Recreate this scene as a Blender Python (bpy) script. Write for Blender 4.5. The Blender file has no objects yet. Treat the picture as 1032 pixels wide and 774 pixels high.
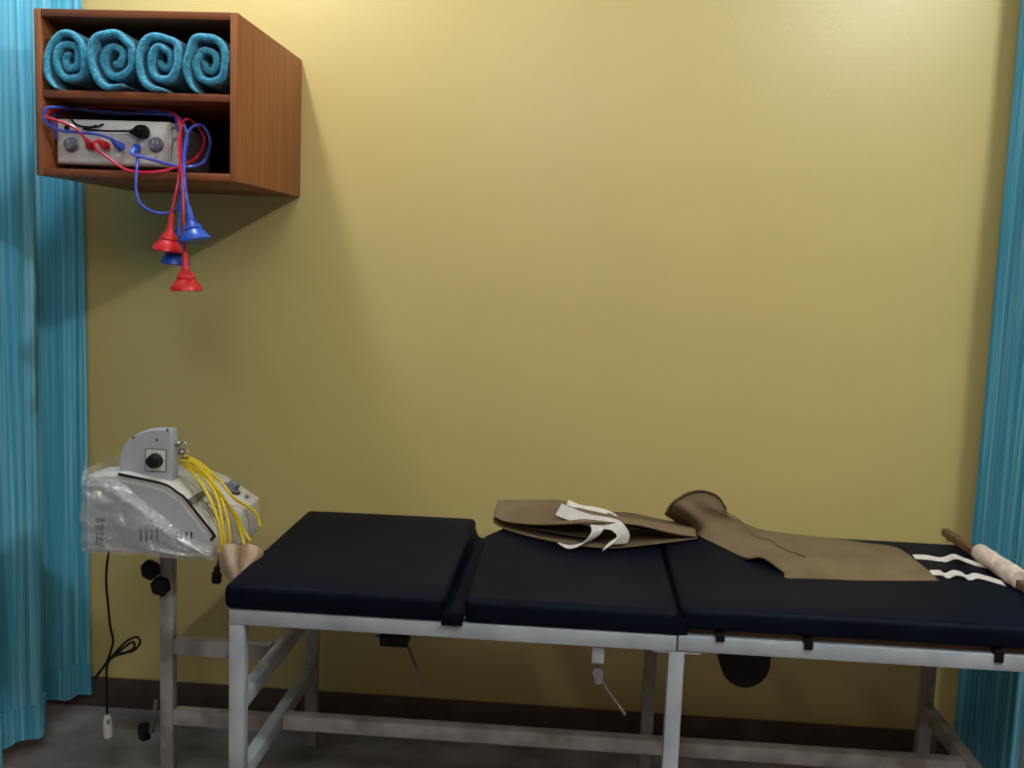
import bpy, bmesh, math, random
from mathutils import Vector, Matrix, noise
random.seed(4)
S = bpy.context.scene
COL = S.collection

# ------------------------------------------------------------------ camera
W, H, FPX = 1032, 774, 1016.58
CAM = Vector((0, -3.0998, 1.5001))
RT = Vector((0.99680469, 0.07092814, 0.03673693)).normalized()
UP = Vector((-0.04471077, 0.11432455, 0.99243682)).normalized()
FW = Vector((-0.06619177, 0.99090822, -0.1171305)).normalized()
cd = bpy.data.cameras.new('camera'); cam = bpy.data.objects.new('camera', cd); COL.objects.link(cam)
cd.sensor_width = 36; cd.lens = FPX / W * 36; cd.clip_start = 0.05
m = Matrix((RT, UP, -FW)).transposed().to_4x4(); m.translation = CAM
cam.matrix_world = m
S.camera = cam

def spot(u, v, val, ax=1):
    """point of the room seen at (u,v) on the plane coordinate[ax] = val"""
    d = FW + RT * ((u - 516) / FPX) - UP * ((v - 387) / FPX)
    return CAM + d * ((val - CAM[ax]) / d[ax])
def spots(lst):
    return [spot(*p) for p in lst]

# ------------------------------------------------------------------ materials
def srgb(r, g, b):
    f = lambda c: (c / 255 / 12.92) if c / 255 <= .04045 else ((c / 255 + .055) / 1.055) ** 2.4
    return (f(r), f(g), f(b), 1)
def mat(name, c1, c2=None, scale=(20, 20, 20), rough=.5, metal=0, bump=0, bscale=None, spec=.5, contrast=(.35, .65), detail=4, sheen=0):
    m = bpy.data.materials.new(name); m.use_nodes = True
    N, L = m.node_tree.nodes, m.node_tree.links
    b = N['Principled BSDF']
    b.inputs['Roughness'].default_value = rough; b.inputs['Metallic'].default_value = metal
    b.inputs['Specular IOR Level'].default_value = spec
    if sheen: b.inputs['Sheen Weight'].default_value = sheen
    tc = N.new('ShaderNodeTexCoord')
    def nz(sc, d):
        mp = N.new('ShaderNodeMapping'); mp.inputs['Scale'].default_value = sc
        n = N.new('ShaderNodeTexNoise'); n.inputs['Scale'].default_value = 1; n.inputs['Detail'].default_value = d
        L.new(tc.outputs['Object'], mp.inputs[0]); L.new(mp.outputs[0], n.inputs['Vector']); return n
    if c2 is None: c2 = tuple(min(1, x * 1.12) for x in c1[:3]) + (1,)
    n = nz(scale, detail); r = N.new('ShaderNodeValToRGB')
    r.color_ramp.elements[0].color = c1; r.color_ramp.elements[1].color = c2
    r.color_ramp.elements[0].position, r.color_ramp.elements[1].position = contrast
    L.new(n.outputs['Fac'], r.inputs[0]); L.new(r.outputs[0], b.inputs['Base Color'])
    if bump:
        n2 = nz(bscale or scale, 3); bp = N.new('ShaderNodeBump')
        bp.inputs['Strength'].default_value = bump; bp.inputs['Distance'].default_value = .01
        L.new(n2.outputs['Fac'], bp.inputs['Height']); L.new(bp.outputs[0], b.inputs['Normal'])
    return m
M = {}
M['wall'] = mat('yellow_paint', srgb(196, 178, 114), srgb(199, 181, 117), (3, 3, 3), .38, bump=.04, bscale=(90, 90, 90), spec=.5)
M['floor'] = mat('cement_floor', srgb(104, 97, 98), srgb(150, 146, 152), (7, 7, 7), .35, bump=.05, detail=8)
M['skirt'] = mat('dark_skirting', srgb(66, 53, 48), srgb(82, 68, 61), (12, 12, 12), .55)
M['ceil'] = mat('white_ceiling', srgb(225, 222, 212), None, (4, 4, 4), .9)
M['wood'] = mat('brown_laminate', srgb(138, 84, 48), srgb(160, 100, 58), (60, 60, 2.2), .5, bump=.04, bscale=(60, 60, 4), spec=.3)
M['wood_h'] = mat('brown_laminate_edge', srgb(122, 66, 38), srgb(146, 84, 50), (2, 26, 26), .5, spec=.3)
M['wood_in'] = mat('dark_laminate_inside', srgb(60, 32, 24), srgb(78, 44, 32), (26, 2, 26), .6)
M['towel'] = mat('turquoise_terry', srgb(40, 140, 176), srgb(72, 178, 210), (90, 90, 90), .95, bump=.9, bscale=(230, 230, 230), spec=.1, sheen=.35)
M['vinyl'] = mat('navy_vinyl', srgb(7, 11, 26), srgb(10, 15, 31), (6, 6, 6), .55, bump=.12, bscale=(260, 260, 260), spec=.07)
M['steel'] = mat('white_enamel', srgb(150, 159, 168), srgb(174, 182, 190), (9, 9, 9), .38, bump=.03, bscale=(30, 30, 30))
M['oldsteel'] = mat('worn_white_enamel', srgb(132, 124, 118), srgb(172, 168, 166), (14, 14, 14), .5, bump=.05)
M['black'] = mat('black_plastic', srgb(10, 9, 10), srgb(16, 15, 15), (30, 30, 30), .5, spec=.25)
M['chrome'] = mat('worn_metal', srgb(150, 148, 145), srgb(180, 178, 176), (40, 40, 40), .35, metal=.85)
M['ply'] = mat('plain_plywood', srgb(92, 66, 40), srgb(120, 88, 56), (3, 40, 40), .7)
M['case'] = mat('offwhite_metal_case', srgb(196, 196, 192), srgb(206, 206, 202), (6, 6, 6), .4)
M['case_grey'] = mat('pale_grey_case', srgb(166, 170, 178), srgb(176, 180, 188), (6, 6, 6), .45)
M['panel'] = mat('brushed_panel', srgb(208, 204, 204), srgb(228, 225, 224), (8, 60, 60), .45)
M['graymetal'] = mat('grey_bracket', srgb(92, 90, 84), srgb(110, 108, 100), (20, 20, 20), .5)
M['knobgrey'] = mat('grey_knob', srgb(88, 92, 108), srgb(128, 132, 146), (60, 60, 60), .35)
M['red'] = mat('red_rubber', srgb(190, 22, 28), srgb(214, 34, 38), (30, 30, 30), .35)
M['blue'] = mat('blue_rubber', srgb(24, 66, 168), srgb(40, 90, 196), (30, 30, 30), .35)
M['hose_red'] = mat('red_hose', srgb(190, 26, 50), srgb(208, 50, 74), (30, 30, 30), .25)
M['hose_blue'] = mat('blue_hose', srgb(50, 70, 178), srgb(84, 104, 206), (30, 30, 30), .25)
M['yellow'] = mat('yellow_cord', srgb(214, 186, 26), srgb(232, 206, 58), (90, 90, 90), .5)
M['beige'] = mat('khaki_canvas', srgb(112, 97, 74), srgb(124, 108, 84), (7, 7, 7), .9, bump=.25, bscale=(420, 420, 420), spec=.1)
M['beige_in'] = mat('shade_darkened_khaki', srgb(92, 78, 60), srgb(104, 88, 68), (7, 7, 7), .95, spec=.1)  # khaki darkened to deepen the shade inside the belt loop; also the rim
M['halter'] = mat('pale_beige_felt', srgb(176, 150, 128), srgb(194, 170, 148), (20, 20, 20), .95, spec=.1)
M['web'] = mat('white_webbing', srgb(206, 202, 196), srgb(222, 219, 214), (160, 160, 30), .9, bump=.3, bscale=(300, 300, 300), spec=.1)
M['tape'] = mat('cream_foam_tape', srgb(204, 188, 176), srgb(222, 208, 196), (60, 30, 60), .9, bump=.3, bscale=(40, 90, 40), spec=.1)
M['switch'] = mat('white_plastic', srgb(206, 202, 196), None, (10, 10, 10), .4)
M['ink'] = mat('dark_print', srgb(28, 28, 36), None, (20, 20, 20), .6)

def curtain_mat(name):
    m = bpy.data.materials.new(name); m.use_nodes = True
    N, L = m.node_tree.nodes, m.node_tree.links
    b = N['Principled BSDF']; b.inputs['Roughness'].default_value = .6; b.inputs['Specular IOR Level'].default_value = .3
    tc = N.new('ShaderNodeTexCoord'); mp = N.new('ShaderNodeMapping'); mp.inputs['Scale'].default_value = (110, 110, 1.1)
    n = N.new('ShaderNodeTexNoise'); n.inputs['Scale'].default_value = 1; n.inputs['Detail'].default_value = 5
    r = N.new('ShaderNodeValToRGB')
    e = r.color_ramp.elements
    e[0].position, e[0].color = .36, srgb(84, 178, 210)
    e[1].position, e[1].color = .74, srgb(178, 228, 240)
    e.new(.52).color = srgb(108, 202, 230)
    L.new(tc.outputs['Object'], mp.inputs[0]); L.new(mp.outputs[0], n.inputs['Vector'])
    L.new(n.outputs['Fac'], r.inputs[0]); L.new(r.outputs[0], b.inputs['Base Color'])
    t = N.new('ShaderNodeBsdfTranslucent'); L.new(r.outputs[0], t.inputs['Color'])
    mx = N.new('ShaderNodeMixShader'); mx.inputs[0].default_value = .35
    L.new(b.outputs[0], mx.inputs[1]); L.new(t.outputs[0], mx.inputs[2])
    L.new(mx.outputs[0], N['Material Output'].inputs['Surface'])
    return m
M['curtain'] = curtain_mat('teal_sheer_curtain')

def film_mat():
    m = bpy.data.materials.new('clear_plastic_film'); m.use_nodes = True
    N, L = m.node_tree.nodes, m.node_tree.links
    N.remove(N['Principled BSDF'])
    tr = N.new('ShaderNodeBsdfTransparent'); gl = N.new('ShaderNodeBsdfGlossy'); gl.inputs['Roughness'].default_value = .09
    df = N.new('ShaderNodeBsdfDiffuse'); df.inputs['Color'].default_value = (.8, .8, .82, 1)
    m1 = N.new('ShaderNodeMixShader'); m1.inputs[0].default_value = .42
    L.new(gl.outputs[0], m1.inputs[1]); L.new(df.outputs[0], m1.inputs[2])
    tc = N.new('ShaderNodeTexCoord'); n = N.new('ShaderNodeTexNoise'); n.inputs['Scale'].default_value = 22; n.inputs['Detail'].default_value = 4
    L.new(tc.outputs['Object'], n.inputs['Vector'])
    r = N.new('ShaderNodeMapRange'); r.inputs[1].default_value = .35; r.inputs[2].default_value = .75; r.inputs[3].default_value = .12; r.inputs[4].default_value = .5
    L.new(n.outputs['Fac'], r.inputs[0])
    bp = N.new('ShaderNodeBump'); bp.inputs['Strength'].default_value = .8; bp.inputs['Distance'].default_value = .02
    n2 = N.new('ShaderNodeTexNoise'); n2.inputs['Scale'].default_value = 38; n2.inputs['Detail'].default_value = 3; n2.inputs['Distortion'].default_value = 1.2
    L.new(tc.outputs['Object'], n2.inputs['Vector']); L.new(n2.outputs['Fac'], bp.inputs['Height']); L.new(bp.outputs[0], gl.inputs['Normal'])
    mx = N.new('ShaderNodeMixShader')
    L.new(r.outputs[0], mx.inputs[0]); L.new(tr.outputs[0], mx.inputs[1]); L.new(m1.outputs[0], mx.inputs[2])
    L.new(mx.outputs[0], N['Material Output'].inputs['Surface'])
    return m
M['film'] = film_mat()

# ------------------------------------------------------------------ helpers
def world_of(o):
    v = Vector((0, 0, 0))
    while o is not None:
        v = v + o.location; o = o.parent
    return v
def obj(name, bm, material, parent=None, origin=None, angle=35):
    """link bmesh (in room coordinates) as one mesh object"""
    if origin is None:
        if parent is not None: origin = world_of(parent)
        else:
            xs = [v.co for v in bm.verts]
            origin = Vector(((min(c.x for c in xs) + max(c.x for c in xs)) / 2, (min(c.y for c in xs) + max(c.y for c in xs)) / 2, min(c.z for c in xs)))
    bmesh.ops.translate(bm, verts=bm.verts[:], vec=-Vector(origin))
    bmesh.ops.recalc_face_normals(bm, faces=bm.faces[:]); bm.faces.index_update()
    flat = [f.index for f in bm.faces if len(f.verts) > 4]
    me = bpy.data.meshes.new(name); bm.to_mesh(me); bm.free()
    me.materials.append(M[material] if isinstance(material, str) else material)
    me.shade_smooth(); me.set_sharp_from_angle(angle=math.radians(angle))
    for k in flat: me.polygons[k].use_smooth = False
    o = bpy.data.objects.new(name, me); COL.objects.link(o)
    if parent is not None: o.parent = parent
    else: o.location = origin
    return o
def tag(o, label, cat, group=None):
    o['label'] = label; o['category'] = cat
    if group: o['group'] = group
    return o
def thing(name, loc, label, cat, group=None):
    o = bpy.data.objects.new(name, None); o.empty_display_size = .05
    COL.objects.link(o); o.location = loc
    return tag(o, label, cat, group)
def struct(name, bm, material):
    o = obj(name, bm, material); o['kind'] = 'structure'; return o
def merge(bm, b2):
    me = bpy.data.meshes.new('tmp'); b2.to_mesh(me); b2.free(); bm.from_mesh(me); bpy.data.meshes.remove(me)
def box(x0, x1, y0, y1, z0, z1, bev=.002, seg=2, bm=None):
    b = bmesh.new()
    bmesh.ops.create_cube(b, size=1)
    for v in b.verts:
        v.co = Vector((x0 if v.co.x < 0 else x1, y0 if v.co.y < 0 else y1, z0 if v.co.z < 0 else z1))
    if bev: bmesh.ops.bevel(b, geom=b.edges[:], offset=bev, segments=seg, profile=.5, affect='EDGES')
    if bm is None: return b
    merge(bm, b); return bm
def prism(pts, z0, z1, bev=.004, seg=3, axis='z', bm=None):
    """outline pts (2D) extruded along an axis: z -> (x,y), y -> (x,z), x -> (y,z)"""
    b = bmesh.new()
    def co(p, h):
        return {'z': (p[0], p[1], h), 'y': (p[0], h, p[1]), 'x': (h, p[0], p[1])}[axis]
    lo = [b.verts.new(co(p, z0)) for p in pts]; hi = [b.verts.new(co(p, z1)) for p in pts]
    n = len(pts)
    b.faces.new(lo); b.faces.new(hi[::-1])
    for i in range(n): b.faces.new((lo[i], lo[(i + 1) % n], hi[(i + 1) % n], hi[i]))
    bmesh.ops.recalc_face_normals(b, faces=b.faces[:])
    if bev: bmesh.ops.bevel(b, geom=b.edges[:], offset=bev, segments=seg, profile=.5, affect='EDGES')
    if bm is None: return b
    merge(bm, b); return bm
def catmull(P, n=8):
    P = [Vector(p) for p in P]
    if len(P) < 3: return P
    Q = [P[0] * 2 - P[1]] + P + [P[-1] * 2 - P[-2]]; out = []
    for i in range(1, len(Q) - 2):
        a, b, c, d = Q[i - 1:i + 3]
        for k in range(n):
            t = k / n
            out.append(.5 * ((2 * b) + (c - a) * t + (2 * a - 5 * b + 4 * c - d) * t * t + (3 * b - a - 3 * c + d) * t ** 3))
    out.append(P[-1]); return out
def tube(P, r, seg=8, n=8, bm=None, smooth=True):
    b = bm or bmesh.new(); P = catmull(P, n) if smooth else [Vector(p) for p in P]
    t0 = (P[1] - P[0]).normalized(); a = t0.orthogonal().normalized(); rings = []
    for i, p in enumerate(P):
        t = (P[min(i + 1, len(P) - 1)] - P[max(i - 1, 0)]).normalized()
        a = (a - t * a.dot(t)).normalized(); c = t.cross(a)
        rr = r[min(len(r) - 1, i * len(r) // len(P))] if isinstance(r, (list, tuple)) else r
        rings.append([b.verts.new(p + (a * math.cos(2 * math.pi * k / seg) + c * math.sin(2 * math.pi * k / seg)) * rr) for k in range(seg)])
    for i in range(len(rings) - 1):
        for k in range(seg):
            b.faces.new((rings[i][k], rings[i][(k + 1) % seg], rings[i + 1][(k + 1) % seg], rings[i + 1][k]))
    b.faces.new(rings[0][::-1]); b.faces.new(rings[-1])
    return b
def lathe(prof, base, axis=(0, 0, 1), seg=24, bm=None, lobes=0, lobe=0):
    """prof: list of (radius, height) along axis from base"""
    b = bm or bmesh.new(); ax = Vector(axis).normalized(); a = ax.orthogonal().normalized(); c = ax.cross(a); base = Vector(base); rings = []
    for r, h in prof:
        ring = []
        for k in range(seg):
            an = 2 * math.pi * k / seg; rr = max(r, 1e-5) * (1 + lobe * math.cos(lobes * an))
            ring.append(b.verts.new(base + ax * h + (a * math.cos(an) + c * math.sin(an)) * rr))
        rings.append(ring)
    for i in range(len(rings) - 1):
        for k in range(seg): b.faces.new((rings[i][k], rings[i][(k + 1) % seg], rings[i + 1][(k + 1) % seg], rings[i + 1][k]))
    b.faces.new(rings[0][::-1]); b.faces.new(rings[-1])
    return b
def sheet(rows, th=.003, bm=None, closed=False):
    """thick sheet over a grid of points rows[i][j]"""
    b = bmesh.new(); n, k = len(rows), len(rows[0])
    V = [[b.verts.new(p) for p in r] for r in rows]
    for i in range(n if closed else n - 1):
        for j in range(k - 1): b.faces.new((V[i][j], V[(i + 1) % n][j], V[(i + 1) % n][j + 1], V[i][j + 1]))
    bmesh.ops.recalc_face_normals(b, faces=b.faces[:])
    b.normal_update()
    bmesh.ops.solidify(b, geom=b.faces[:], thickness=th)
    if bm is None: return b
    merge(bm, b); return bm
def smooth_rows(rows, n=6):
    rows = [catmull(r, n) for r in rows]
    cols = [catmull([r[j] for r in rows], n) for j in range(len(rows[0]))]
    return [[cols[j][i] for j in range(len(cols))] for i in range(len(cols[0]))]
def ribbon(P, wdir, w, th=.002, n=8, bm=None):
    """flat webbing along P; wdir gives the width direction at each control point"""
    C = catmull(P, n); D = catmull([Vector(d) for d in wdir], n) if len(wdir) > 1 else None
    rows = []
    for i, p in enumerate(C):
        d = (D[i] if D else Vector(wdir[0])).normalized()
        rows.append([p - d * w / 2, p, p + d * w / 2])
    return sheet(rows, th, bm)

# ------------------------------------------------------------------ the room
struct('floor', box(-2.6, 2.4, -4.2, .1, -.1, 0, 0), 'floor')
struct('wall_back', box(-2.6, 2.4, 0, .12, 0, 3.1, 0), 'wall')
struct('ceiling', box(-2.6, 2.4, -4.2, .12, 3.1, 3.2, 0), 'ceil')
struct('baseboard_back', box(-2.6, 2.4, -.012, -.0005, 0, .1, .002), 'skirt')

# curtains ---------------------------------------------------------------
def curtain(name, plan, amp, pleat, z0, z1, label, seed, hemline=.11):
    """plan: polyline (x,y); pleats ride across it"""
    C = catmull([Vector((x, y, 0)) for x, y in plan], 40); L = [0]
    for i in range(1, len(C)): L.append(L[-1] + (C[i] - C[i - 1]).length)
    zs = [z0 + (z1 - z0) * (k / 26) for k in range(27)]; rows = []
    for i, p in enumerate(C):
        t = (C[min(i + 1, len(C) - 1)] - C[max(i - 1, 0)]).normalized(); nrm = Vector((-t.y, t.x, 0)); row = []
        for z in zs:
            ph = 2 * math.pi * L[i] / pleat + .5 * noise.noise(Vector((L[i] * 4, z * .5, seed)))
            a = amp * (.55 + .45 * (z - z0) / (z1 - z0)) * math.sin(ph) + .006 * noise.noise(Vector((L[i] * 30, z * 1.5, seed + 5)))
            row.append(p + nrm * a + Vector((0, 0, z + .006 * math.sin(ph * .5))))
        rows.append(row)
    root = thing(name, (C[len(C) // 2].x, C[len(C) // 2].y, z0), label, 'curtain')
    b = sheet(rows, .0015); obj('curtain_cloth', b, 'curtain', root, angle=80)
    obj('hem', sheet([[r_[0] + Vector((.002, -.002, -.001)), r_[1] + Vector((.002, -.002, 0))] for r_ in rows], .004), 'curtain', root, angle=80)
    return root
curtain('teal_curtain', [(-1.553, -.03), (-1.60, -.055), (-1.66, -.10), (-1.66, -.17), (-1.60, -.245), (-1.566, -.31), (-1.60, -.375), (-1.64, -.42), (-1.60, -.48), (-1.565, -.55), (-1.61, -.63), (-1.565, -.73), (-1.61, -.83), (-1.565, -.93), (-1.62, -1.05)],
        .007, .052, .05, 2.75, 'long teal curtain hanging beside the wooden wall cabinet, hem above the floor', 1)
curtain('teal_curtain', [(1.205, -.03), (1.245, -.06), (1.275, -.10), (1.245, -.14), (1.222, -.17), (1.26, -.205), (1.275, -.24), (1.24, -.28), (1.225, -.32), (1.24, -.37), (1.207, -.425), (1.25, -.455), (1.31, -.44), (1.37, -.46)],
        .006, .05, .05, 2.75, 'gathered teal curtain hanging at the foot end of the navy treatment table', 7)

# ------------------------------------------------------------------ wall cabinet
CL, CR, CD, C0, C1, T = -1.404, -.882, .574, 1.6835, 2.0943, .018
cab = thing('wall_cabinet', ((CL + CR) / 2, -CD / 2, C0), 'open brown wooden two-tier cabinet fixed to the yellow wall', 'cabinet')
SH0, SH1 = 1.8785, 1.8965
obj('side_panel', box(CL, CL + T, -CD, -.001, C0, C1, .0015), 'wood', cab)
obj('side_panel', box(CR - T, CR, -CD, -.001, C0, C1, .0015), 'wood', cab)
obj('top_panel', box(CL + T, CR - T, -CD, -.001, C1 - T, C1, .001), 'wood_h', cab)
obj('bottom_panel', box(CL + T, CR - T, -CD, -.001, C0, C0 + T, .001), 'wood_h', cab)
obj('shelf', box(CL + T, CR - T, -CD + .002, -.012, SH0, SH1, .001), 'wood_h', cab)
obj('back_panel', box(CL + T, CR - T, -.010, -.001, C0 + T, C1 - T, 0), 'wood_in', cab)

# towels -------------------------------------------------------------------
def towel(cx, width, height, turns, end, seed, lean, label):
    n = int(turns * 48); bm = bmesh.new(); prof = []
    R = 1.0; pit = R / (turns + .42)
    for i in range(n + 1):
        f = i / n
        th = end - 2 * math.pi * turns * (1 - f)
        rr = pit * .30 + (R - pit * .5 - pit * .30) * f
        c, s = math.cos(th), math.sin(th)
        k = (abs(c) ** 2.6 + abs(s) ** 2.6) ** (-1 / 2.6) * f + (1 - f)
        wob = 1 + .16 * noise.noise(Vector((c * 1.3 + seed, s * 1.3, f * 1.4)))
        prof.append(Vector((c * rr * k * wob + lean * (1 - f) * .18, 0, s * rr * k * wob)))
    x0, x1 = min(p.x for p in prof), max(p.x for p in prof); z0, z1 = min(p.z for p in prof), max(p.z for p in prof)
    hw0 = .0100
    ax, az = (width - 2 * hw0) / (x1 - x0), (height - 2 * hw0) / (z1 - z0)
    prof = [Vector(((p.x - (x0 + x1) / 2) * ax, 0, (p.z - (z0 + z1) / 2) * az)) for p in prof]
    rows = []
    ys = [(0, .25), (.001, .55), (.0035, .82), (.007, .95), (.012, 1.0), (.1, 1.0), (.22, 1.0), (.36, 1.0), (.368, .7), (.372, .2)]
    for yy, tf in ys:
        ring = []
        for i, ct in enumerate(prof):
            t = (prof[min(i + 1, n)] - prof[max(i - 1, 0)]).normalized(); nr = Vector((t.z, 0, -t.x))
            tap = min(1, (n - i) / 8 + .3) * min(1, i / 6 + .5)
            hw = hw0 * (.93 + .14 * noise.noise(Vector((i * .12, seed, yy * 8)))) * tf * tap
            dy = .012 * noise.noise(Vector((i * .045, seed * 2, 0))) + .010 * (1 - i / n)
            for sg in (1, -1): ring.append(ct + nr * hw * sg + Vector((0, yy + (dy if yy < .1 else 0), 0)))
        rows.append(ring)
    mz = min(p.z for r_ in rows for p in r_); off = Vector((cx, -.580, SH1 + .0012 - mz))
    V = [[bm.verts.new(p + off) for p in r_] for r_ in rows]
    for q in range(len(rows) - 1):
        for i in range(n):
            o1, o2, i1, i2 = 2 * i, 2 * i + 2, 2 * i + 1, 2 * i + 3
            bm.faces.new((V[q][o1], V[q][o2], V[q + 1][o2], V[q + 1][o1]))
            bm.faces.new((V[q][i1], V[q + 1][i1], V[q + 1][i2], V[q][i2]))
        for e in (0, 2 * n): bm.faces.new((V[q][e], V[q][e + 1], V[q + 1][e + 1], V[q + 1][e]))
    for q in (0, len(rows) - 1):
        for i in range(n): bm.faces.new((V[q][2 * i], V[q][2 * i + 1], V[q][2 * i + 3], V[q][2 * i + 2]))
    tag(obj('rolled_towel', bm, 'towel', angle=85), label, 'towel', 'rolled towels on the upper shelf')
towel(-1.3262, .1195, .158, 2.45, -1.95, 1.3, .3, 'rolled turquoise towel at the far left of the upper shelf, against the cabinet side')
towel(-1.2050, .1215, .153, 2.15, -1.15, 4.7, .2, 'rolled turquoise towel second from the left on the upper shelf')
towel(-1.0835, .1215, .153, 2.3, -1.3, 9.2, .4, 'rolled turquoise towel third from the left on the upper shelf')
towel(-.9622, .1190, .154, 2.25, -2.0, 13.1, -.2, 'rolled turquoise towel at the right end of the upper shelf')

# suction unit on the lower tier ---------------------------------------------
BX0, BX1, BY0, BY1, BZ0, BZ1 = -1.376, -1.072, -.525, -.25, C0 + T + .016, 1.832
unit = thing('suction_therapy_unit', ((BX0 + BX1) / 2, -.39, C0 + T), 'white box-shaped suction therapy unit with knobs on the lower cabinet tier', 'medical device')
obj('case', box(BX0, BX1, BY0, BY1, BZ0, BZ1, .006, 3), 'case', unit)
for fx in (BX0 + .03, BX1 - .03):
    for fy in (BY0 + .03, BY1 - .03):
        obj('rubber_foot', lathe([(.011, 0), (.012, .004), (.010, .0165)], (fx, fy, C0 + T + .0002), seg=12), 'black', unit)
obj('front_panel', box(BX0 + .006, BX1 - .006, BY0 - .0025, BY0 + .001, BZ0 + .006, BZ1 - .006, .001), 'panel', unit)
for (u, v) in ((73, 146), (158, 146)):
    p = spot(u, v, BY0 - .003); k = obj('control_knob', lathe([(.019, 0), (.019, .004), (.015, .006), (.0135, .022), (.011, .024)], p, (0, -1, 0), 24, lobes=12, lobe=.02), 'knobgrey', unit)
    obj('dial_mark', box(p.x - .001, p.x + .001, p.y - .0255, p.y - .0235, p.z + .001, p.z + .010, 0), 'switch', k)
p = spot(68, 130, BY0 - .003)
obj('rocker_switch', box(p.x - .006, p.x + .006, p.y - .006, p.y + .001, p.z - .009, p.z + .009, .0015), 'black', unit)
for (u, v, c) in ((91, 147, 'red'), (107, 147, 'red'), (122, 148, 'blue'), (138, 149, 'blue')):
    p = spot(u, v, BY0 - .003)
    obj('hose_socket', lathe([(.011, 0), (.011, .004), (.008, .006), (.008, .010)], p, (0, -1, 0), 16), c, unit)
for k in range(4):
    p = spot(146 + 4 * k, 158 - (k % 2) * 2, BY0 - .003)
    obj('scale_mark', box(p.x - .003, p.x + .003, p.y - .0006, p.y + .0006, p.z - .0015, p.z + .0015, 0), 'switch', unit)

# four suction cups on hoses ----------------------------------------------------
def cup(root, c, tip, scale, hose, hosemat, plugpix):
    prof = [(.036, 0), (.0375, .002), (.036, .008), (.030, .018), (.024, .025), (.0215, .028), (.0225, .031), (.020, .038), (.012, .047), (.0085, .058), (.007, .085), (.0055, .094)]
    prof = [(r * scale, h * scale) for r, h in prof]
    obj('suction_cup', lathe(prof, tip, (tip.x * 0 + hose[0].x - tip.x, hose[0].y - tip.y, hose[0].z - tip.z), 28), c, root)
    obj('hose', tube(hose, .0037, 8), hosemat, root)
    p = spot(*plugpix)
    d = (hose[-2] - p).normalized()
    pl = lathe([(.0085, -.008), (.0095, 0), (.0085, .012), (.006, .022), (.004, .03)], p, d, 14)
    obj('hose_plug', pl, c, root)
def cups(name, c, hm, tippix, mid, plugpix, label, scale=1.0):
    tip = spot(*tippix)
    root = thing(name, tip, label, 'suction cup', 'suction cups hanging from the cabinet')
    top = Vector(tip) + (spot(*mid[0]) - Vector(tip)).normalized() * .088 * scale
    pts = [top] + spots(mid) + [spot(*plugpix) + Vector((0, -.012, 0))]
    cup(root, c, Vector(tip), scale, pts, hm, plugpix)
F = BY0 - .02
cups('suction_cup_electrode', 'red', 'hose_red', (169, 253, -.61), [(174, 208, -.612), (180, 180, -.60), (182, 150, -.565), (180, 122, -.55), (171, 113, -.50), (150, 110, -.45), (110, 108, -.44), (70, 109, -.47), (52, 112, -.55), (47, 118, -.583), (56, 121, -.583), (74, 128, -.575), (86, 140, -.57)], (92, 147, -.545),
     'red rubber suction cup hanging left of the blue cups below the cabinet')
cups('suction_cup_electrode', 'blue', 'hose_blue', (197, 243, -.64), [(189, 205, -.635), (186, 180, -.605), (186, 155, -.575), (190, 132, -.545), (203, 126, -.50), (212, 142, -.49), (206, 162, -.52), (190, 168, -.56), (172, 166, -.57), (150, 160, -.57), (133, 155, -.57)], (137, 149, -.545),
     'bright blue rubber suction cup hanging highest and farthest right under the cabinet')
cups('suction_cup_electrode', 'blue', 'hose_blue', (177, 266, -.585), [(181, 215, -.59), (183, 182, -.592), (184, 150, -.56), (178, 124, -.54), (172, 116, -.50), (130, 114, -.46), (80, 110, -.48), (58, 108, -.56), (46, 110, -.583), (46, 122, -.583), (60, 131, -.575), (95, 135, -.57), (112, 140, -.565)], (121, 148, -.545),
     'dark blue rubber suction cup half hidden behind the red ones below the cabinet')
cups('suction_cup_electrode', 'red', 'hose_red', (188, 293, -.62), [(185.5, 230, -.622), (184, 182, -.606), (180, 150, -.585), (185, 122, -.545), (196, 124, -.49), (206, 140, -.47), (200, 156, -.50), (185, 166, -.56), (160, 173, -.585), (130, 172, -.585), (110, 160, -.575), (96, 148, -.575), (98, 141, -.57)], (106, 147, -.545),
     'red rubber suction cup hanging lowest on the longest hose under the cabinet', 1.05)
lp = thing('loose_hose_loop', spot(160, 214, -.598), 'blue hose loop drooping over the front edge of the cabinet bottom', 'hose')
obj('hose', tube(spots([(139, 156, -.555), (138, 170, -.59), (137, 190, -.6), (142, 206, -.6), (156, 214, -.6), (172, 214, -.598), (180, 205, -.598), (183, 185, -.60), (184, 165, -.575), (189, 140, -.55), (183, 122, -.54), (172, 115, -.50), (150, 112, -.47), (120, 115, -.455), (90, 112, -.455), (66, 110, -.47), (54, 116, -.53), (55, 126, -.56), (57, 140, -.545)]), .0037, 8), 'hose_blue', lp)
pc = thing('power_cord', spot(140, 125, -.54), 'black mains cord with moulded plug lying over the white suction unit', 'cord')
obj('cord', tube(spots([(112, 118, -.40), (104, 123, -.50), (92, 128, -.535), (78, 126, -.54), (72, 119, -.525), (78, 113, -.47), (100, 113, -.44), (112, 119, -.48), (100, 127, -.538), (84, 130, -.545), (108, 132, -.545), (134, 132, -.545)]), .0028, 8), 'black', pc)
pb = lathe([(.004, -.02), (.008, -.012), (.016, 0), (.019, .012), (.017, .026), (.008, .032)], spot(138, 133, -.548), (1, -.12, 0), 6)
obj('plug', pb, 'black', pc)

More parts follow.
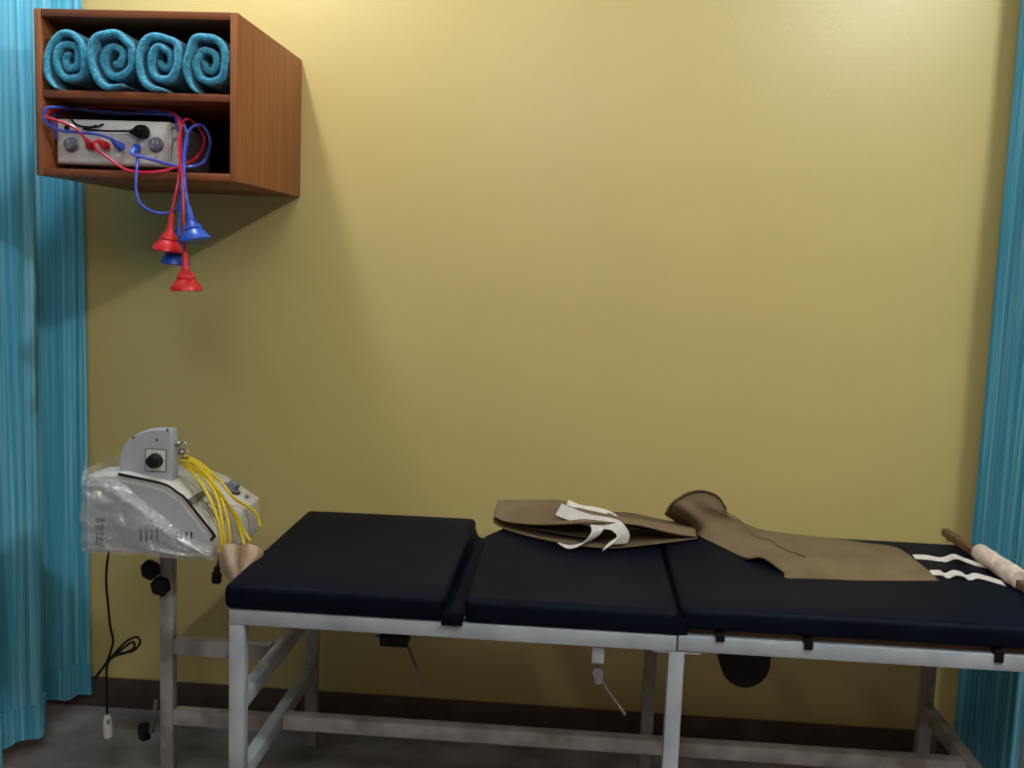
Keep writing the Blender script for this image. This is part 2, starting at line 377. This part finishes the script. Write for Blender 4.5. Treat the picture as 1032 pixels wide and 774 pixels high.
# ------------------------------------------------------------------ traction table
X0, XM, X1, YF, YB = -.797, .2505, 1.17, -.857, -.145
ZR, ZT = .635, .672
tab = thing('traction_table', (.19, -.5, 0), 'long treatment table with three navy vinyl cushions on a white steel frame', 'treatment table')
def part(name, b, m_): return obj(name, b, m_, tab)
SQ = .037
# top frames
for a, b_ in ((X0, XM - .0015), (XM + .0015, X1)):
    f = bmesh.new(); dz = 0 if a == X0 else .002
    box(a, b_, YF, YF + SQ, ZR + dz, ZT + dz, .003, 2, f); box(a, b_, YB - SQ, YB, ZR + dz, ZT + dz, .003, 2, f)
    box(a, a + SQ, YF + SQ, YB - SQ, ZR + dz, ZT + dz, .003, 2, f); box(b_ - SQ, b_, YF + SQ, YB - SQ, ZR + dz, ZT + dz, .003, 2, f)
    part('top_frame', f, 'steel')
LW = .036
for (lx, ly) in ((X0, YF), (X0, YB - LW - .005), (XM - LW / 2, YF), (XM - LW / 2, YB - LW - .005), (1.045, YF), (1.045, YB - LW - .005)):
    part('leg', box(lx, lx + LW, ly, ly + LW, .001, ZR, .003), 'oldsteel' if ly > -.5 else 'steel')
part('joint_plate', box(XM - .055, XM + .055, YF + .002, YF + .04, ZR - .0035, ZR - .0003, 0), 'steel')
part('joint_plate', box(XM - .055, XM + .055, YB - .045, YB - .002, ZR - .0035, ZR - .0003, 0), 'steel')
for lx, zz in ((X0, .435), (X0, .245), (1.045, .245)):
    part('cross_rail', box(lx + .002, lx + LW - .002, YF + LW, YB - LW - .005, zz - .02, zz + .02, .003), 'oldsteel' if lx > 0 else 'steel')
part('stretcher', box(X0 + LW, 1.045, -.54, -.502, .225, .265, .003), 'oldsteel')
# post that carries the traction machine
post = part('machine_post', box(-1.103, -1.067, -.536, -.502, .001, .7435, .003), 'oldsteel')
part('post_rail', box(-1.067, X0, -.535, -.503, .415, .458, .003), 'oldsteel')
part('post_rail', box(-1.067, X0, -.535, -.503, .214, .258, .003), 'oldsteel')
for (u, v, yy, ax) in ((153, 576, -.56, (-.3, -1, .1)), (160, 591, -.545, (.15, -1, 0)), (150, 740, -.53, (-.75, -.65, 0))):
    p = spot(u, v, yy)
    kb = lathe([(.008, 0), (.008, .012), (.024, .014), (.026, .020), (.026, .032), (.020, .038), (.004, .039)], p + Vector((0, .03, 0)), ax, 24, lobes=6, lobe=.06)
    part('clamp_knob', kb, 'black')
part('knob_stem', tube([spot(157, 706, -.55), spot(155, 722, -.55), spot(152, 738, -.535)], .006, 8), 'graymetal')
# cushions
def cushion(outline, z0, z1, crown=.004, r=.016):
    b = prism(outline, z0, z1, r, 5)
    bmesh.ops.subdivide_edges(b, edges=[e for e in b.edges if e.calc_length() > .15], cuts=7, use_grid_fill=True)
    xs = [v.co.x for v in b.verts]; ys = [v.co.y for v in b.verts]
    for v in b.verts:
        if v.co.z > (z0 + z1) / 2:
            fx = (v.co.x - min(xs)) / (max(xs) - min(xs)); fy = (v.co.y - min(ys)) / (max(ys) - min(ys))
            v.co.z += crown * (16 * fx * (1 - fx) * fy * (1 - fy)) ** .5
    return b
part('cushion', cushion([(-.808, -.864), (-.288, -.864), (-.292, -.118), (-.812, -.128)], .6735, .733), 'vinyl')
part('cushion', cushion([(-.240, -.860), (.2525, -.860), (.2525, -.16), (-.19, -.16), (-.252, -.30)], .6735, .731), 'vinyl')
part('cushion', cushion([(.2575, -.860), (1.168, -.860), (1.168, -.15), (.2575, -.15)], .687, .741), 'vinyl')
fl = []
for i in range(7):
    yy = -.868 + (.868 - .14) * i / 6
    fl.append([Vector((-.292, yy, .704)), Vector((-.286, yy, .686)), Vector((-.275, yy, .6775)), Vector((-.255, yy, .677)), Vector((-.243, yy, .684)), Vector((-.236, yy, .70))])
fb = sheet(smooth_rows(fl, 3), .002)
bx = box(-.293, -.243, -.8675, -.8615, .668, .70, .002, 2); merge(fb, bx)
part('hinge_flap', fb, 'vinyl')
part('gap_shade_strip', box(.238, .272, -.856, -.165, .6755, .712, .002), 'vinyl')  # added dark strip standing in for the shade in the cushion gap
part('slide_board', box(.2755, 1.165, -.835, -.17, .6745, .6865, .001), 'ply')
for (u, v) in ((726, 643), (815, 651), (1007, 664)):
    p = spot(u, v, -.86); part('board_clip', box(p.x - .010, p.x + .010, -.8625, -.835, p.z - .009, .6868, .002), 'black')
# under-table levers and fittings
p = spot(399, 643, -.6)
b = box(p.x - .038, p.x + .034, -.63, -.57, p.z - .014, p.z + .014, .003)
box(p.x - .012, p.x + .012, -.612, -.588, p.z + .013, .672, .002, 2, b)
part('ratchet_block', b, 'black')
part('ratchet_bolt', lathe([(.008, 0), (.009, .006), (.006, .014)], (p.x - .038, -.6, p.z), (-1, 0, -.25), 12), 'chrome')
part('release_lever', tube(spots([(409, 648, -.602), (416, 664, -.61), (427, 694, -.62)]), .0042, 8), 'graymetal')
p = spot(603, 655, -.84)
part('lever_bracket', box(p.x - .014, p.x + .014, -.848, -.826, p.z - .03, ZR, .002), 'steel')
q = spot(603, 681, -.84)
lb = lathe([(.012, 0), (.012, .018), (.008, .022)], (q.x - .002, -.855, q.z + .012), (0, 1, 0), 16)
part('pivot_bolt', lb, 'chrome')
part('lever_socket', lathe([(.012, 0), (.013, .004), (.013, .03), (.01, .034)], (q.x, -.842, q.z + .016), (0, 0, -1), 16), 'chrome')
part('release_lever', tube(spots([(606, 686, -.84), (615, 700, -.835), (630, 720, -.83)]), .0038, 8), 'graymetal')
c = spot(749, 662, -.6)
hd = [(c.x + .062 * math.cos(t), c.z + .066 * math.sin(t)) for t in [math.pi + math.pi * k / 20 for k in range(21)]]
hb = prism([(c.x + .062, .672)] + [(c.x - .062, .672)] + hd, -.64, -.56, .004, 2, 'y')
part('pulley_housing', hb, 'black')

# ------------------------------------------------------------------ traction machine on the post
mz = .745
mac = thing('traction_machine', (-1.06, -.55, mz), 'white traction machine with a quarter-round winding head on a steel post', 'medical device')
def mp(name, b, m_, par=None): return obj(name, b, m_, par or mac)
hp = [(-1.222, mz), (-.893, mz), (-.893, .80), (-.968, .893), (-1.018, .924), (-1.13, .945), (-1.218, .938)]
b = prism(hp, -.70, -.585, .006, 3, 'y')
hp2 = [(-1.205, mz), (-.862, mz), (-.862, .838), (-.958, .898), (-1.02, .915), (-1.19, .93)]
prism(hp2, -.583, -.43, .007, 3, 'y', b)
hous = mp('housing', b, 'case')
inset = [(-1.212, mz + .012), (-.905, mz + .012), (-.905, .797), (-.972, .880), (-1.022, .910), (-1.13, .931), (-1.208, .926)]
side = mp('side_plate', prism(inset, -.7025, -.699, .001, 1, 'y'), 'case_grey')
tr = [Vector((x, -.702, z)) for x, z in ((-1.135, .9465), (-1.08, .938), (-1.016, .926), (-.985, .908), (-.964, .893), (-.93, .852), (-.892, .806), (-.893, .798), (-.899, .790))]
mp('edge_trim', tube(tr, .0034, 8, 4), 'black')
for grp in ((142, 147.5, 153, 158.5), (178, 183, 188, 193)):
    for i, u in enumerate(grp):
        a = spot(u, 533 if grp[0] < 150 else 536, -.7025); e = spot(u + .8, 546 if grp[0] < 150 else 544, -.7025)
        mp('vent_slot', box(a.x - .0022, a.x + .0022, -.7036, -.7018, e.z, a.z, 0), 'black', side)
# printed logo on the side plate, running upwards
def text_mesh(s, size, org, rot, depth=.0006, shear=.25):
    cu = bpy.data.curves.new('t', 'FONT'); cu.body = s; cu.size = size; cu.extrude = depth; cu.shear = shear; cu.offset = .0011
    o = bpy.data.objects.new('t', cu); COL.objects.link(o)
    dg = bpy.context.evaluated_depsgraph_get(); me = bpy.data.meshes.new_from_object(o.evaluated_get(dg))
    b = bmesh.new(); b.from_mesh(me); bpy.data.objects.remove(o); bpy.data.meshes.remove(me)
    bmesh.ops.transform(b, matrix=Matrix.Translation(org) @ rot, verts=b.verts[:]); return b
rotm = Matrix.Rotation(math.radians(-90), 4, 'Y') @ Matrix.Rotation(math.radians(90), 4, 'X')
pa = spot(104, 552, -.7032)
mp('printed_logo', text_mesh('ETUL', .0265, pa, rotm), 'ink', side)
pa = spot(98, 524, -.7032)
mp('printed_mark', box(pa.x - .004, pa.x + .020, -.7034, -.7022, pa.z - .006, pa.z + .006, 0), 'ink', side)
# winding head: quarter-round box
arc = []
ctr = spot(173, 485, -.655); top = spot(173, 433, -.655); lef = spot(120, 474, -.655)
rx, rz = ctr.x - lef.x, top.z - (.938)
for k in range(15):
    t = math.pi / 2 * k / 14
    arc.append((ctr.x - .018 - (rx - .018) * math.sin(t) ** .85, .942 + (rz - .004) * max(0, math.cos(t)) ** .75))
head_out = [(ctr.x, .920), (ctr.x, top.z)] + arc[1:] + [(lef.x, .928)]
hb = prism(head_out, -.655, -.612, .004, 2, 'y')
head = mp('winding_head', hb, 'case_grey')
k0 = spot(157, 464, -.656)
fr = bmesh.new()
for (x0, x1, z0, z1) in ((-.026, .026, .0275, .029), (-.026, .026, -.029, -.0275), (-.0275, -.026, -.029, .029), (.026, .0275, -.029, .029)):
    box(k0.x + x0, k0.x + x1, -.6566, -.6545, k0.z + z0, k0.z + z1, 0, 1, fr)
mp('dial_plate', box(k0.x - .026, k0.x + .026, -.6562, -.6545, k0.z - .0275, k0.z + .0275, .0005), 'case', head)
mp('dial_border', fr, 'ink', head)
mp('head_knob', lathe([(.019, 0), (.0195, .003), (.017, .006), (.0165, .022), (.012, .025), (.003, .0255)], (k0.x, -.656, k0.z), (0, -1, 0), 28, lobes=14, lobe=.015), 'black', head)
for (u, v) in ((134.5, 441), (169, 433.5), (158, 443.5), (143, 479)):
    p = spot(u, v, -.655); mp('screw', lathe([(.0035, 0), (.003, .0015), (.001, .002)], (p.x, -.6548, p.z), (0, -1, 0), 10), 'ink', head)
# hooks on the head's right side
hk = bmesh.new()
for (v0, dy) in ((447, -.63), (456, -.61), (463, -.59)):
    a = spot(179, v0, dy)
    lathe([(.006, 0), (.008, .002), (.008, .010), (.005, .014)], (ctr.x - .001, dy, a.z), (1, 0, .1), 12, hk)
    R_ = [Vector((ctr.x + .018 + .010 * math.cos(t), dy, a.z - .004 + .010 * math.sin(t))) for t in [2 * math.pi * q_ / 10 for q_ in range(10)]]
    tube(R_, .002, 6, 3, hk)
mp('rope_hook', hk, 'chrome')
# bracket and wires on the sloped front
sl = lambda t, y: Vector((-.968 + .075 * t, y, .893 - .093 * t))
p1 = spot(176, 507, -.69); p2 = spot(202, 494, -.60)
bk = bmesh.new()
pA, pB = sl(.10, -.695) + Vector((0, 0, .006)), sl(.10, -.60) + Vector((0, 0, .006))
d = Vector((.075, 0, -.093)).normalized() * .016
sheet([[pA, pA + d], [pB, pB + d]], .004, bk)
mp('grey_bracket', bk, 'graymetal')
wl = bmesh.new()
for k in range(3):
    c_ = sl(.45 + .12 * k, -.65 + .02 * k) + Vector((.006, 0, .008))
    L_ = [c_ + Vector((.075, 0, -.093)).normalized() * (.032 - .005 * k) * math.cos(t) + Vector((0, 1, 0)) * .010 * math.sin(t) for t in [2 * math.pi * q_ / 12 for q_ in range(12)]]
    tube(L_, .0012, 6, 3, wl)
mp('wire_loop', wl, 'graymetal')
nk = Vector((.06, -.0, .096)).normalized()
kp = Vector((-.918, -.50, .875))
ck = mp('control_knob', lathe([(.022, 0), (.022, .004), (.016, .006), (.014, .020), (.010, .022)], kp, nk, 24, lobes=10, lobe=.03), 'knobgrey')
mp('panel_print', lathe([(.026, .0), (.026, .0012)], kp + nk * .0005, nk, 28), 'ink')
mp('small_button', lathe([(.006, 0), (.006, .005), (.004, .006)], kp + Vector((.038, .01, -.023)), nk, 12), 'chrome')

# plastic film over the left of the machine -----------------------------------------------------
rows = []
fx = [-1.226, -1.218, -1.20, -1.16, -1.12, -1.08, -1.04, -1.0, -.96, -.925, -.898, -.889]
for i, x in enumerate(fx):
    zt = .948 if x < -1.14 else (.948 - (x + 1.14) * .80 if x < -1.0 else .836 - (x + 1.0) * .60)
    if x > -1.02: zt = min(zt, .90 - (x + 1.02) * 1.0)
    row = []
    for k in range(15):
        t = k / 14
        z = .7445 + (zt - .7445) * t
        y = -.712 - .016 * math.sin(t * 3.0) * (1 if 0 < i < len(fx) - 1 else .2)
        y += .012 * noise.noise(Vector((x * 16, t * 4, 3))) - .016 * max(0, .45 - abs(noise.noise(Vector((x * 9 + t * 2.2, t * 5 - x * 6, 8))) * 2.2))
        y = min(y, -.7065)
        if t > .85: y += (t - .85) * .18
        row.append(Vector((x + .006 * noise.noise(Vector((t * 7, i, 2))), y, z + .008 * noise.noise(Vector((x * 20, 1, t))) * (t > .9))))
    rows.append(row)
left = [[Vector((-1.227 + .003 * noise.noise(Vector((t * 6, yy * 20, 1))), yy, .7445 + (.952 - .7445) * t)) for t in [k / 14 for k in range(15)]] for yy in (-.46, -.52, -.58, -.64, -.69)]
film = sheet(smooth_rows(left + rows, 3), .0006)
tag(obj('plastic_wrap', film, 'film', angle=60), 'crumpled clear plastic sheet wrapped over the left side of the traction machine', 'plastic wrap')

# yellow cords ---------------------------------------------------------------------------
ropes = [
    [(184, 459, -.60), (194, 464, -.60), (208, 474, -.62), (217, 490, -.65), (226, 512, -.67), (231, 534, -.68), (232, 556, -.675)],
    [(183, 464, -.62), (196, 467, -.63), (211, 482, -.66), (224, 500, -.66), (235, 518, -.62), (242, 536, -.60), (247, 552, -.60)],
    [(184, 468, -.61), (192, 474, -.63), (203, 488, -.665), (213, 506, -.70), (220, 526, -.715), (223, 546, -.715), (221, 556, -.71)],
    [(186, 470, -.60), (200, 476, -.64), (214, 492, -.675), (221, 510, -.69), (224, 530, -.70), (226, 545, -.70), (225, 560, -.69)],
    [(186, 459, -.59), (202, 467, -.59), (220, 483, -.61), (236, 502, -.60), (250, 511, -.56), (259, 519, -.54), (262, 530, -.54)],
    [(186, 466, -.60), (204, 478, -.62), (220, 497, -.65), (232, 512, -.62), (240, 522, -.60), (244, 533, -.59), (252, 545, -.59)],
]
for r_ in ropes:
    b = tube(spots(r_), .0042, 8)
    mp('traction_cord', b, 'yellow')

# head halter of pale felt -------------------------------------------------------------------
hl = thing('head_halter', spot(240, 585, -.66), 'pale beige felt head halter hanging from the yellow cords', 'halter')
def pad(rows): return sheet(smooth_rows([spots(r_) for r_ in rows], 5), .005)
obj('strap', pad([[(219, 551, -.70), (227, 548, -.715), (236, 548, -.71), (243, 550, -.69)],
                  [(220, 562, -.70), (228, 561, -.725), (236, 560, -.72), (241, 561, -.69)],
                  [(223, 574, -.70), (230, 574, -.73), (237, 573, -.725), (241, 572, -.69)],
                  [(230, 584, -.70), (234, 586, -.72), (239, 585, -.72), (242, 581, -.69)]]), 'halter', hl)
obj('strap', pad([[(243, 549, -.655), (251, 548, -.665), (260, 551, -.65), (266, 556, -.62)],
                  [(243, 560, -.665), (251, 560, -.68), (259, 561, -.67), (264, 563, -.63)],
                  [(242, 571, -.68), (248, 571, -.69), (254, 570, -.68), (259, 569, -.64)],
                  [(239, 585, -.69), (243, 582, -.70), (248, 579, -.69), (252, 576, -.66)]]), 'halter', hl)
obj('buckle', tube(spots([(255, 557, -.60), (262, 557, -.59), (270, 555, -.58)]), .004, 6), 'black', hl)

# hanging connector and the cord with the white hand switch -----------------------------------
kc = thing('cable_connector', spot(218, 588, -.66), 'black cable connector dangling under the right end of the traction machine', 'connector')
obj('cord', tube([Vector((-.90, -.64, .747))] + spots([(220, 566, -.66), (219, 571, -.66)]), .003, 8), 'black', kc)
p = spot(219, 570, -.66)
obj('plug', lathe([(.005, 0), (.008, .006), (.008, .016), (.0125, .019), (.0125, .044), (.010, .046)], p, (-.05, 0, -1), 16), 'black', kc)
hs = thing('hand_switch', spot(109, 746, -.6), 'white hand switch on a long looped black cord hanging below the traction machine', 'switch')
obj('cord', tube([Vector((-1.20, -.60, .7445)), Vector((-1.2135, -.6, .70))] + spots([(107, 585, -.6), (109, 610, -.6), (111, 630, -.6), (114, 645, -.6), (112, 655, -.6), (107, 668, -.6), (98, 680, -.6), (96, 684, -.595), (103, 674, -.59), (116, 658, -.59), (128, 646, -.59), (138, 642, -.59), (141, 648, -.592), (134, 656, -.595), (120, 659, -.6), (112, 664, -.6), (116, 660, -.605), (127, 651, -.605), (134, 647, -.61), (135, 653, -.61), (126, 658, -.61), (114, 662, -.61), (108, 670, -.605), (107.5, 690, -.6), (108, 722, -.6)]), .0033, 8), 'black', hs)
p = spot(108, 720, -.6)
obj('switch_body', lathe([(.005, 0), (.009, .006), (.0115, .02), (.012, .05), (.0115, .062), (.006, .066)], p, (.04, 0, -1), 16), 'switch', hs)
q = spot(108.7, 728, -.612)
obj('push_button', box(q.x - .0025, q.x + .0025, q.y - .002, q.y + .006, q.z - .006, q.z + .006, .001), 'knobgrey', hs)

# ------------------------------------------------------------------ belts on the cushions
def yz(u, v, z):
    return spot(u, v, z, 2)
# looped pelvic belt
ZC = .738
low = [(703, 543), (680, 546), (655, 549), (620, 552.5), (590, 551), (560, 546.5), (530, 540), (506, 532.5)]
topf = [(499, 521), (508, 525), (525, 527.5), (545, 528.5), (570, 527.5), (600, 526), (640, 528), (670, 535), (690, 539), (702, 540.5)]
F1 = [yz(u, v, .748 if u >= 680 else (.744 if u > 640 else ZC)) for u, v in low]
def yat(x):
    P = sorted((p.x, p.y) for p in F1)
    if x <= P[0][0]: return P[0][1]
    for (a, ya), (b_, yb) in zip(P, P[1:]):
        if a <= x <= b_: return ya + (yb - ya) * (x - a) / (b_ - a)
    return P[-1][1]
def at_front(u, v, dy=0):
    y = -.3
    for _ in range(12): y = yat(spot(u, v, y).x) + dy
    return spot(u, v, y)
front = F1 + [at_front(497, 526)] + [at_front(u, v) for u, v in topf]
front = catmull(front, 6)
def backz(x):   # height of the loop's top at its back edge
    K = [(-.26, .795), (-.21, .803), (-.05, .812), (.02, .800), (.10, .782), (.18, .770), (.30, .758), (.40, .752)]
    if x <= K[0][0]: return K[0][1]
    for (a, za), (b_, zb) in zip(K, K[1:]):
        if a <= x <= b_: return za + (zb - za) * (x - a) / (b_ - a)
    return K[-1][1]
rows = []
for i, p in enumerate(front):
    f = 0 if i < 6 * len(F1) - 6 else min(1, (i - (6 * len(F1) - 6)) / 10)
    yb = -.155
    bz = ZC * (1 - f) + backz(p.x) * f
    q = Vector((p.x + .004, yb + (.0 if f else 0), bz))
    mid = (p * .5 + q * .5) + Vector((0, 0, .006 * f))
    rows.append([p, p * .72 + q * .28 + Vector((0, 0, .004 * f)), mid, p * .25 + q * .75 + Vector((0, 0, .003 * f)), q])
blt = thing('pelvic_belt', (.07, -.28, .731), 'khaki traction belt folded into a flat loop under a tangle of white straps', 'belt')
obj('belt_band', sheet(rows, .0035), 'beige', blt, angle=60)
def inner(pix, dy):
    P = catmull([at_front(u, v, dy) for u, v in pix], 6)
    return [[p, p + Vector((.002, .06, .004)), p + Vector((.003, .13, .008))] for p in P]
b = sheet(inner([(500, 528.5), (512, 529.5), (530, 531.5), (550, 534.5), (572, 538.5), (596, 541)], .030), .003)
sheet(inner([(700, 541.3), (684, 540), (664, 536.6), (646, 532.5), (628, 530), (612, 530)], .028), .003, b)
obj('inner_fold', b, 'beige_in', blt, angle=60)
# white straps on it
def webbing(P, w=.026, dirs=None):
    return ribbon(spots(P), dirs or [Vector((.15, .6, .75))] * len(P), w, .0022, 7)
dA = [Vector(d_) for d_ in ((.45, .3, .85), (.5, .2, .8), (.35, .3, .8), (.3, .4, .8), (.3, .5, .75), (.5, .5, .5), (.9, .4, .1), (1, .3, -.1))]
obj('strap', webbing([(563, 513, -.33), (572, 517, -.34), (584, 521, -.345), (597, 525, -.36), (610, 527, -.375), (621, 530, -.385), (628, 539, -.39), (626, 548, -.39)], .036, [Vector((.45, .3, .85))] * 2 + [Vector((-.05, .5, .85))] * 2 + [Vector((.2, .6, .8))] + [Vector((.7, .4, .6))] + [Vector((.95, .2, .1))] * 2), 'web', blt)
obj('strap', webbing([(564, 548, -.392), (574, 551.5, -.40), (586, 549, -.402), (596, 543, -.40), (602, 535, -.395), (601, 529, -.385)], .034, [Vector((.3, .85, -.3)), Vector((.3, .85, .0)), Vector((.6, .7, .2)), Vector((.8, .5, .2)), Vector((.9, .3, .1)), Vector((.9, .3, -.1))]), 'web', blt)
obj('strap', webbing([(572, 506, -.20), (584, 511, -.21), (598, 513, -.22), (610, 516, -.23), (620, 521, -.27), (624, 526, -.32)], .026, [Vector((.2, .9, .3))] * 6), 'web', blt)
obj('strap', webbing([(622, 543, -.40), (616, 547, -.405), (610, 551, -.41)], .03, [Vector((.5, .6, .5))] * 3), 'web', blt)

# long chest belt
R0 = [spot(670, 519, -.16), spot(676, 507, -.19), spot(690, 497, -.20), spot(706, 493.5, -.20), spot(722, 499, -.19), spot(731, 513, -.16)]
R1 = [yz(686, 529, .742), spot(692, 518, -.22), spot(703, 512, -.22), spot(716, 511, -.22), spot(728, 515, -.20), spot(736, 521, -.17)]
R2 = [yz(705, 540, .743), yz(712, 535, .76), yz(722, 530, .775), yz(734, 526, .78), yz(745, 525, .78), yz(750, 527, .765)]
R3 = [yz(735, 555, .744), yz(742, 549, .754), yz(750, 544, .758), yz(757, 540, .757), yz(762, 537, .755), yz(767, 533.5, .752)]
R4 = [yz(752, 562, .753), yz(760, 557, .758), yz(769, 551, .756), yz(778, 546, .754), yz(787, 541.5, .752), yz(795, 537.5, .749)]
R5 = [yz(768, 561, .765), yz(777, 557, .762), yz(788, 553, .755), yz(800, 548, .753), yz(812, 544, .751), yz(825, 541, .749)]
R6 = [yz(790, 576, .752), yz(800, 570, .753), yz(812, 562, .752), yz(826, 554, .751), yz(842, 548, .750), yz(856, 544.5, .748)]
R7 = [yz(797, 583, .7445), yz(808, 575, .750), yz(822, 566, .750), yz(838, 557, .749), yz(855, 551, .748), yz(872, 547, .747)]
R8 = [yz(870, 585, .745), yz(874, 577, .748), yz(878, 569, .748), yz(883, 560, .748), yz(888, 554, .747), yz(893, 549.5, .746)]
R9 = [yz(946, 585, .745), yz(939, 578, .746), yz(931, 571, .747), yz(922, 564, .747), yz(913, 557, .746), yz(905, 552, .745)]
cb = thing('chest_belt', (.65, -.4, .741), 'long khaki traction belt with a curled end lying across the right cushion', 'belt')
obj('belt_band', sheet(smooth_rows([R0, R1, R2, R3, R4, R5, R6, R7, R8, R9], 5), .004), 'beige', cb, angle=60)
seam = [R1[4], R2[4], R3[3] + Vector((.01, 0, 0)), R4[3], R5[2], R6[2]]
obj('stitched_seam', tube([p_ + Vector((0, 0, .003)) for p_ in seam], .0016, 6, 6), 'beige', cb)
rim = [R0[i].lerp(R1[i], .12) + Vector((0, -.004, .003)) for i in range(6)]
obj('stitched_rim', tube(rim, .003, 6, 6), 'beige_in', cb)
def strap_wave(P):
    return ribbon([yz(u, v, z) for u, v, z in P], [Vector((.05, 1, .15))] * len(P), .03, .002, 7)
obj('strap', strap_wave([(921, 561, .746), (935, 561.5, .749), (950, 564, .746), (962, 560.5, .762), (972, 564, .752), (984, 568, .747), (992, 570, .75)]), 'web', cb)
obj('strap', strap_wave([(938, 577, .746), (948, 577, .752), (954, 580, .747), (962, 577, .757), (970, 578.5, .753), (976, 582, .747), (984, 580, .752), (1000, 584, .748), (1012, 588, .747)]), 'web', cb)

# spreader bar at the foot end
A, B = Vector((1.108, -.075, .757)), Vector((1.122, -.70, .757))
sb = thing('spreader_bar', ((A.x + B.x) / 2, -.36, .742), 'brown wooden spreader bar with cream foam grips at the foot of the table', 'spreader bar')
dr = (B - A)
wb = prism([(A.x - .011, A.y), (A.x + .011, A.y), (B.x + .011, B.y), (B.x - .011, B.y)], .747, .768, .003, 2)
obj('bar', wb, 'ply', sb)
for (t0, t1, r_) in ((.40, .62, .0245), (.63, .80, .026)):
    P0 = A.lerp(B, t0); L_ = (dr * (t1 - t0)).length
    obj('foam_grip', lathe([(.014, 0), (r_ - .003, .001), (r_, .006), (r_ - .001, L_ * .3), (r_ + .001, L_ * .5), (r_ - .001, L_ * .75), (r_, L_ - .006), (r_ - .003, L_ - .001), (.014, L_)], P0 + Vector((0, 0, .010)), dr, 20), 'tape', sb)
obj('support_block', box(1.099, 1.121, -.135, -.112, .7425, .749, .001), 'ply', sb)

# ------------------------------------------------------------------ light
def lamp(name, loc, power, size, col):
    l = bpy.data.lights.new(name, 'POINT'); l.energy = power; l.shadow_soft_size = size; l.color = col
    o = bpy.data.objects.new(name, l); COL.objects.link(o); o.location = loc; return o
lamp('ceiling_bulb', (-1.085, -.66, 2.80), 32, .05, (1, 1, 1.06))
lamp('ceiling_bulb', (1.36, -2.0, 2.96), 88, .06, (.97, 1, .99))
lamp('fill_lamp', (-.3, -3.5, 2.9), 76, .45, (.97, 1, 1))  # added fill lamp behind the camera, lifts the left wall and the shadows
w = bpy.data.worlds.new('world'); S.world = w; w.use_nodes = True
w.node_tree.nodes['Background'].inputs[0].default_value = (1, .70, .45, 1)
w.node_tree.nodes['Background'].inputs[1].default_value = .16
S.view_settings.view_transform = 'Standard'; S.view_settings.look = 'None'
S.view_settings.exposure = 0; S.view_settings.gamma = 1; S.view_settings.use_curve_mapping = False
